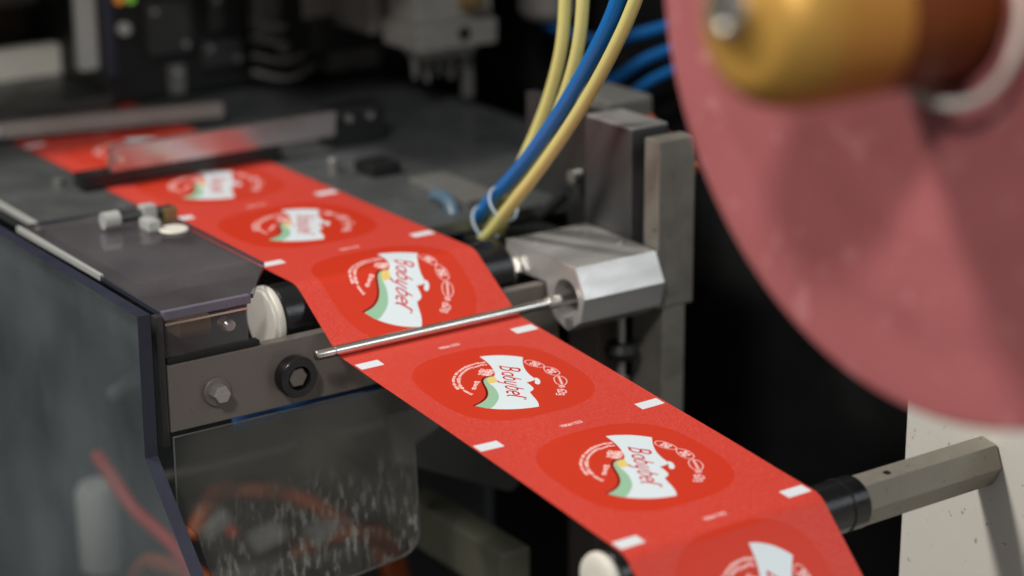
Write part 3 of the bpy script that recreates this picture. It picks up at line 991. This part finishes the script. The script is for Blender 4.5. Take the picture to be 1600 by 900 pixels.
bm = B(); lathe(bm, [(0, 0), (0, .003), (.006, .003), (.007, .002), (.007, 0)], (.040, -.0475, -.0090), 'X', 16)
link("glint_stud", bm, M['rod'], cv, True)
bm = B(); box(bm, -.110, -.013, -.0815, -.0795, .0030, .0058, .0004)  # pale strip imitates the cover's edge catching light
link("lit_edge", bm, M['light_grey'], cv)
bm = B(); box(bm, .0500, .0545, -.0865, -.0830, -.055, .0050, .0006)
link("corner_post", bm, M['plate_dark'], cv)
bm = B(); box(bm, -.62, -.116, -.0675, -.0650, -.0005, .0022, .0003)  # pale strip stands in for light along the sheet's rim
tag(link("lit_rim", bm, M['light_grey']), "thin pale trim added for light caught on the left rim of the machine table", "trim")

# small latch fitting standing on the cover
lt = empty("latch_fitting", (-.078, -.026, .0052), "small worn metal latch on the clear cover beside the web", "latch")
bm = B(); box(bm, -.082, -.075, -.030, -.0225, .0052, .0150, .0012)
link("latch_body", bm, M['light_grey'], lt)
bm = B(); lathe(bm, [(-.0165, 0), (-.0165, .0026), (.016, .0026), (.016, 0)], (-.0785, -.030, .0105), 'Y', 14)
link("cross_pin", bm, M['plate_dark'], lt, True)
bm = B(); lathe(bm, [(0, 0), (0, .0042), (.008, .0042), (.009, .003), (.009, 0)], (-.0785, -.0500, .0105), 'Y', 16)
link("pin_head", bm, M['light_grey'], lt, True)
bm = B(); box(bm, -.0745, -.063, -.0330, -.0265, .0052, .0105, .0012)
link("foot_block", bm, M['light_grey'], lt)
bm = B(); box(bm, -.081, -.074, -.0195, -.012, .0052, .0125, .0012)
link("side_lug", bm, M['brass'], lt)
bm = B(); lathe(bm, [(0, 0), (0, .0066), (.0006, .0072), (.0012, .0066), (.0012, 0)], (-.0600, -.0215, .0053), 'Z', 40)
tag(link("white_disc", bm, M['white_cap'], smooth=True), "small flat white disc lying on the clear cover beside the latch", "disc")

# side panel of clear plastic in front of the machine
poly = [(-.62, .0125), (.0660, .0110), (.0650, -.053), (.155, -.147), (.155, -.30), (-.62, -.30)]
bm = B()
a_ = [bm.verts.new((x, -.1000, z)) for x, z in poly]; b_ = [bm.verts.new((x, -.0940, z)) for x, z in poly]
bm.faces.new(a_); bm.faces.new(b_[::-1])
for i in range(6):
    f = bm.faces.new((a_[i], b_[i], b_[(i + 1) % 6], a_[(i + 1) % 6])); f.material_index = 1
tag(link("side_panel", bm, [M['side'], M['sheet_edge']]), "blue-grey clear plastic side panel with dark navy edges, lower left", "panel")

# hanging clear sheet with scratches below the cross plate
lowp = [(-.0825, -.0500), (.1000, -.0500), (.1000, -.0560), (.0400, -.0820)]
for k in range(7):
    t = math.pi / 2 * k / 6
    lowp.append((.0300 + .0115 * math.cos(t), -.1260 - .0115 * math.sin(t)))
lowp += [(.0, -.1405), (-.030, -.1560), (-.055, -.1600), (-.068, -.120), (-.074, -.098), (-.0825, -.086)]
bm = B()
a_ = [bm.verts.new((.0560, y, z)) for y, z in lowp]; b_ = [bm.verts.new((.0578, y, z)) for y, z in lowp]
bm.faces.new(a_); bm.faces.new(b_[::-1])
for i in range(len(lowp)):
    f = bm.faces.new((a_[i], b_[i], b_[(i + 1) % len(lowp)], a_[(i + 1) % len(lowp)])); f.material_index = 1
tag(link("scratched_cover", bm, [M['low'], M['mid_grey']]), "scratched clear sheet with a rounded corner hanging below the cross plate", "cover")

# machine insides seen through it
bm = B(); box(bm, -.35, .060, .086, .104, -.175, -.150, .002)
tag(link("frame_rail", bm, M['rail']), "olive grey machine rail running diagonally below the scratched sheet", "rail")
gd = [(.040, -.075), (.118, -.075), (.118, -.118)]
for k in range(6):
    t = math.pi / 2 * k / 5
    gd.append((.110 + .008 * math.cos(t), -.124 - .008 * math.sin(t)))
gd += [(.044, -.100)]
bm = B(); prism_x(bm, gd, .030, .033, .0004)
tag(link("guard_plate", bm, M['plate_dark']), "dark guard plate with a rounded corner right of the scratched sheet", "guard")
G = "orange cables inside the machine"
hose("signal_cable", [(-0.1656, 0.0287, -0.2095), (-0.1716, 0.0479, -0.1885), (-0.1596, 0.0671, -0.1873), (-0.1656, 0.0911, -0.1987), (-0.1596, 0.1151, -0.2143), (-0.1476, 0.1391, -0.2395), (-0.1476, 0.1631, -0.2995)], .0048, M['cable_od'], "orange cable arching behind the upper part of the scratched sheet", G)
hose("signal_cable", [(-0.1596, 0.0767, -0.2491), (-0.1536, 0.0935, -0.2287), (-0.1476, 0.1127, -0.2227), (-0.1380, 0.1343, -0.2239), (-0.1476, 0.1511, -0.2455), (-0.1476, 0.1631, -0.2995)], .0048, M['cable_od'], "orange cable at the rounded lower corner of the scratched sheet", G)
hose("signal_cable", [(-0.1836, -0.0145, -0.2695), (-0.1572, -0.0073, -0.2155), (-0.1296, -0.0025, -0.2047), (-0.0996, 0.0071, -0.2083), (-0.0876, 0.0191, -0.2515)], .0052, M['cable_od'], "orange cable crossing behind the front edge of the side panel", G)
hose("red_cable", [(-0.1956, -0.0121, -0.1591), (-0.1776, -0.0121, -0.1651), (-0.1536, -0.0097, -0.1783), (-0.1176, -0.0025, -0.1915), (-0.0996, 0.0071, -0.2275)], .0040, M['cable_r'], "red cable sloping down behind the side panel", None)
hose("blue_cable", [(.03, -.040, -.0625), (.036, -.02, -.0585), (.038, .0, -.0565), (.04, .03, -.057)], .0032, M['hose_db'], "short blue cable directly under the cross plate", None)
bm = B(); box(bm, -0.1428, -0.1368, 0.0011, 0.2051, -0.1585, -0.1549, .0015)
tag(link("cross_rail", bm, M['plate']), "thin steel rail crossing behind the scratched sheet", "rail")
bm = B(); box(bm, -0.1596, -0.1452, 0.0311, 0.1631, -0.2371, -0.2305, .0015)
tag(link("cross_rail", bm, M['mid_grey']), "pale rail low behind the scratched sheet, at the bottom edge", "rail")
bm = B(); box(bm, -0.2316, -0.1812, 0.0551, 0.1055, -0.3595, -0.2095, .0015)
tag(link("motor_housing", bm, M['plate_dark']), "dark motor housing behind the scratched sheet", "motor")
bm = B(); lathe(bm, [(0, 0), (0, .0034), (.004, .0034), (.005, .0022), (.005, 0)], (-0.1596, 0.0503, -0.2083), 'X', 16)
tag(link("red_button", bm, M['cable_r'], smooth=True), "tiny red button behind the scratched sheet", "button")
for x, y, z, a, lb in ((-.1668, .0647, -.2251, .5, "pale crumpled connector left of the lower rail"), (-.1572, .0959, -.2257, .3, "pale connector above the lower rail"), (-.1740, .0359, -.2131, .8, "pale connector under the arching orange cable")):
    bm = B(); box(bm, x, x + .012, y, y + .020, z, z + .009, .0015)
    bmesh.ops.rotate(bm, verts=bm.verts, cent=(x, y, z), matrix=Matrix.Rotation(a * .5, 3, 'X'))
    tag(link("wire_connector", bm, M['light_grey']), lb, "connector", "pale connectors inside the machine")
bm = B(); lathe(bm, [(0, 0), (0, .0120), (.001, .0125), (.048, .0125), (.052, .010), (.052, 0)], (-0.2160, -0.0049, -0.2371), 'Z', 32)
tag(link("filter_bowl", bm, M['white_cap'], smooth=True), "pale upright cylinder seen dimly through the side panel", "filter")
bm = B(); tube(bm, [(-0.1812, -0.0049, -0.1195), (-0.1644, -0.0049, -0.1087), (-0.1452, -0.0049, -0.0979)], .0046, 16)
tag(link("bright_pin", bm, M['light_grey'], smooth=True), "short bright pin seen through the side panel beside its dark edge", "pin")
bm = B(); box(bm, -.60, -.10, .185, .190, -.40, -.045, .001)
tag(link("inner_skirt", bm, M['skirt']), "grey green inner sheet deep behind the side panel", "sheet")
bm = B(); box(bm, .10, .20, .09, .13, -.34, -.185, .003)
tag(link("dark_housing", bm, M['plate_dark']), "nearly black housing below the web at the bottom edge", "housing")

# ------------------------------------------------------------------ bars across the web
b1 = empty("press_bar", (-.178, .07, .003), "shiny steel bar across the web mirroring its red, black strip below", "bar", "bars across the web")
bm = B(); prism_y(bm, [(-.1685, .0085), (-.1662, .0225), (-.1705, .0225), (-.1728, .0085)], -.004, .132, .0006)
link("steel_face", bm, M['face'], b1)
bm = B(); box(bm, -.182, -.1695, -.0200, .098, .0012, .0083, .0006)  # plain black strip under the steel face
link("black_underbar", bm, M['rubber'], b1)
bm = B(); box(bm, -.190, -.1735, .1325, .168, -.0005, .022, .002)
link("end_bracket", bm, M['black'], b1)
for y in (.143, .157):
    bm = B(); lathe(bm, [(0, 0), (0, .0024), (.002, .0022), (.002, 0)], (-.1733, y, .016), 'X', 16)
    link("cap_screw", bm, M['rod'], b1, True)
bm = B(); lathe(bm, [(0, 0), (0, .0024), (.002, .0022), (.002, 0)], (-.1672, .0005, .015), 'X', 16)
link("cap_screw", bm, M['rod'], b1, True)
b2 = empty("press_bar", (-.285, .05, .003), "dull flat steel bar across the web, beyond the shiny one", "bar", "bars across the web")
bm = B(); prism_y(bm, [(-.278, .0035), (-.280, .0120), (-.290, .0120), (-.290, .0035)], -.024, .115, .0008)
link("steel_face", bm, M['plate'], b2)
bm = B(); lathe(bm, [(0, 0), (0, .0034), (.003, .003), (.003, 0)], (-.279, -.019, .0085), 'X', 16)
link("cap_screw", bm, M['light_grey'], b2, True)
b2.rotation_euler = (0, 0, R(-12))
b3 = empty("press_bar", (-.38, .05, .003), "wide dark plate added for the shade over the far web, farthest of the three pieces across it", "bar", "bars across the web")
bm = B(); box(bm, -.62, -.322, -.055, .068, .004, .012, .001)  # dark plate stands in for the shade lying on the far web
link("steel_face", bm, M['plate_dark'], b3)

# small pieces standing on the table right of the web
bm = B(); box(bm, -.125, -.105, .118, .136, -.0005, .006, .001)
tag(link("black_stop", bm, M['black']), "small black stop block on the table right of the web", "stop")
bm = B(); lathe(bm, [(0, 0), (0, .0030), (.007, .0030), (.008, .002), (.008, 0)], (-.130, .108, -.0006), 'Z', 16)
tag(link("table_bolt", bm, M['mid_grey'], smooth=True), "bright bolt on the table by the far edge of the web", "bolt")
bm = B(); lathe(bm, [(0, 0), (0, .0030), (.003, .0030), (.0035, .002), (.0035, 0)], (-.193, -.024, -.0006), 'Z', 16)
tag(link("table_bolt", bm, M['mid_grey'], smooth=True), "bright low bolt on the table at the near edge of the web", "bolt")
bm = B(); box(bm, -.085, -.028, .128, .150, -.0005, .003, .0008)
tag(link("table_insert", bm, M['mid_grey']), "grey insert plate lying on the table left of the hoses", "plate")
bm = B(); box(bm, -.010, .022, .112, .160, -.030, -.008, .0015)
tag(link("cable_tray", bm, M['black']), "black tray behind the upper roller at the foot of the hoses", "tray")

# ------------------------------------------------------------------ machinery at the back, out of focus
vb = empty("valve_block", (-.235, .236, .04), "pale grey valve block hanging above the table at the top of the picture", "valve block")
bm = B(); box(bm, -.240, -.200, .208, .2635, .0408, .056, .0012)
link("block_base", bm, M['valve'], vb)
bm = B(); box(bm, -.236, -.204, .210, .2620, .0562, .14, .0012)
link("block_body", bm, M['valve'], vb)
bm = B(); box(bm, -.285, -.241, .200, .2600, .046, .14, .002)
link("block_wing", bm, M['mid_grey'], vb)
bm = B(); lathe(bm, [(0, 0), (0, .0042), (.0008, .0042), (.0008, 0)], (-.2001, .240, .0490), 'X', 20)
link("bore", bm, M['black'], vb, True)
bm = B(); lathe(bm, [(0, 0), (0, .0080), (.006, .0070), (.006, .004), (.012, .004), (.012, 0)], (-.2038, .246, .068), 'X', 24)
link("fitting", bm, M['brass'], vb, True)
for k in range(5):
    y = .219 + k * .0085
    bm = B(); lathe(bm, [(0, 0), (0, .0016), (.012, .0028), (.020, .0028), (.020, 0)], (-.222, y, .0206 - (k % 2) * .003), 'Z', 12)
    o = link("nozzle", bm, M['mid_grey'], vb, True)
bm = B(); box(bm, -.232, -.212, .218, .256, .034, .0405, .001)
link("nozzle_plate", bm, M['light_grey'], vb)
bm = B(); box(bm, -.226, -.220, .2545, .2595, .004, .0405, .0006)
link("guide_leg", bm, M['mid_grey'], vb)

bm = B(); lathe(bm, [(0, 0), (0, .018), (.004, .021), (.07, .021), (.07, 0)], (-.20, .305, .052), 'Z', 40)
tag(link("air_cylinder", bm, M['mid_grey'], smooth=True), "grey round-bottomed cylinder right of the valve block", "cylinder")
bm = B(); box(bm, -.338, -.326, .1690, .1900, .030, .16, .002)
tag(link("machine_column", bm, M['mid_grey']), "olive grey column left of the hanging black housing", "column")
hb = empty("black_housing", (-.30, .22, .05), "black hanging housing left of the valve block", "housing")
bm = B(); box(bm, -.33, -.285, .185, .245, .028, .14, .003)
link("housing_body", bm, M['black'], hb)
bm = B(); box(bm, -.2845, -.2835, .178, .202, .052, .14, .0003)
link("face_plate", bm, M['mid_grey'], hb)
for (x, y, z) in ((-.330, .165, .012), (-.322, .190, .014), (-.36, .10, .035), (-.34, .145, .005)):
    pass
sc = [(-.336, .192, .0235, "bright screw head at the foot of the olive column"), (-.3355, .0830, .0490, "bright screw head beside the pale upright at the back"),
      (-.336, .2050, .0290, "bright screw head below the black housing")]
for x, y, z, lb in sc:
    bm = B(); lathe(bm, [(0, 0), (0, .0042), (.003, .0038), (.003, 0)], (x, y, z), 'X', 16)
    tag(link("screw_head", bm, M['light_grey'], smooth=True), lb, "screw", "bright screw heads in the dark machinery")
bm = B(); box(bm, -.352, -.344, .0580, .0700, .024, .149, .002)
tag(link("pale_upright", bm, M['light_grey']), "pale blurred upright at the top left", "upright")
bm = B(); box(bm, -.3395, -.3360, .0715, .0780, .020, .149, .001)
tag(link("blue_black_strip", bm, M['sheet_edge']), "dark blue strip directly behind the pale upright", "strip")
bm = B(); box(bm, -.412, -.400, -.06, .0690, .011, .031, .002)
tag(link("cross_beam", bm, M['white_cap']), "light grey blurred beam crossing the upper left", "beam")
bm = B(); box(bm, -.460, -.450, -.09, .0690, .020, .064, .002)
tag(link("brown_panel", bm, M['brown']), "brown panel above the light beam in the upper left corner", "panel")
bm = B(); box(bm, -.440, -.430, -.09, .0690, .052, .075, .002)
tag(link("cross_beam", bm, M['mid_grey']), "grey beam at the very top left above the brown panel", "beam")
gh = empty("gear_housing", (-.45, .19, .0), "large black housing with dim plates and screws behind the press bars", "housing")
bm = B(); box(bm, -.56, -.340, .070, .320, .0015, .150, .004)
link("housing_body", bm, M['black'], gh)
for y0, y1, z0, z1, mk in ((.098, .128, .030, .062, 'plate_dark'), (.112, .122, .004, .022, 'mid_grey'), (.134, .162, .018, .034, 'plate_dark'), (.140, .150, .040, .148, 'plate_dark'),
                           (.195, .214, .034, .060, 'plate_dark'), (.222, .262, .004, .020, 'mid_grey'), (.262, .300, .024, .058, 'plate_dark'), (.104, .118, .072, .148, 'mid_grey')):
    bm = B(); box(bm, -.3398, -.334, y0, y1, z0, z1, .001)
    link("face_plate", bm, M[mk], gh)
for y, z in ((.103, .057), (.123, .035), (.117, .018), (.139, .030), (.158, .022), (.199, .055), (.210, .038), (.228, .012), (.256, .012), (.145, .060), (.268, .052)):
    bm = B(); lathe(bm, [(0, 0), (0, .0022), (.0015, .0020), (.0015, 0)], (-.3339, y, z), 'X', 12)
    link("cap_screw", bm, M['rod'], gh, True)
for k in range(4):
    z = .012 + k * .011
    bm = B(); tube(bm, [(-.333, .168, z), (-.320, .186, z - .004), (-.318, .205, z + .003), (-.332, .222, z)], .0022, 10)
    link("jumper_tube", bm, M['mid_grey'], gh, True)
bm = B(); lathe(bm, [(0, 0), (0, .0030), (.003, .0025), (.003, 0)], (-.3395, .0900, .0660), 'X', 16)
tag(link("indicator_lamp", bm, M['led_g'], smooth=True), "small glowing green indicator lamp at the top left", "lamp", "indicator lamps")
bm = B(); lathe(bm, [(0, 0), (0, .0030), (.003, .0025), (.003, 0)], (-.3395, .0825, .0660), 'X', 16)
tag(link("indicator_lamp", bm, M['led_o'], smooth=True), "small dim amber indicator lamp left of the green one", "lamp", "indicator lamps")
bm = B(); box(bm, -.62, .12, .34, .36, -.6, .4, .002)
box(bm, .1202, .60, .34, .36, -.6, .0, .002)
tag(link("wall", bm, M['black']), "black inner wall of the machine behind the hoses", kind="structure")
bm = B(); box(bm, -.64, -.26, -.19, .33, .150, .160, .002)  # unseen panels added overhead to shade the table and far web
box(bm, -.259, -.125, .030, .340, .152, .158, .002)
tag(link("shade_hood", bm, M['black']), "black hood added out of view to shade the far end of the machine table", "hood")
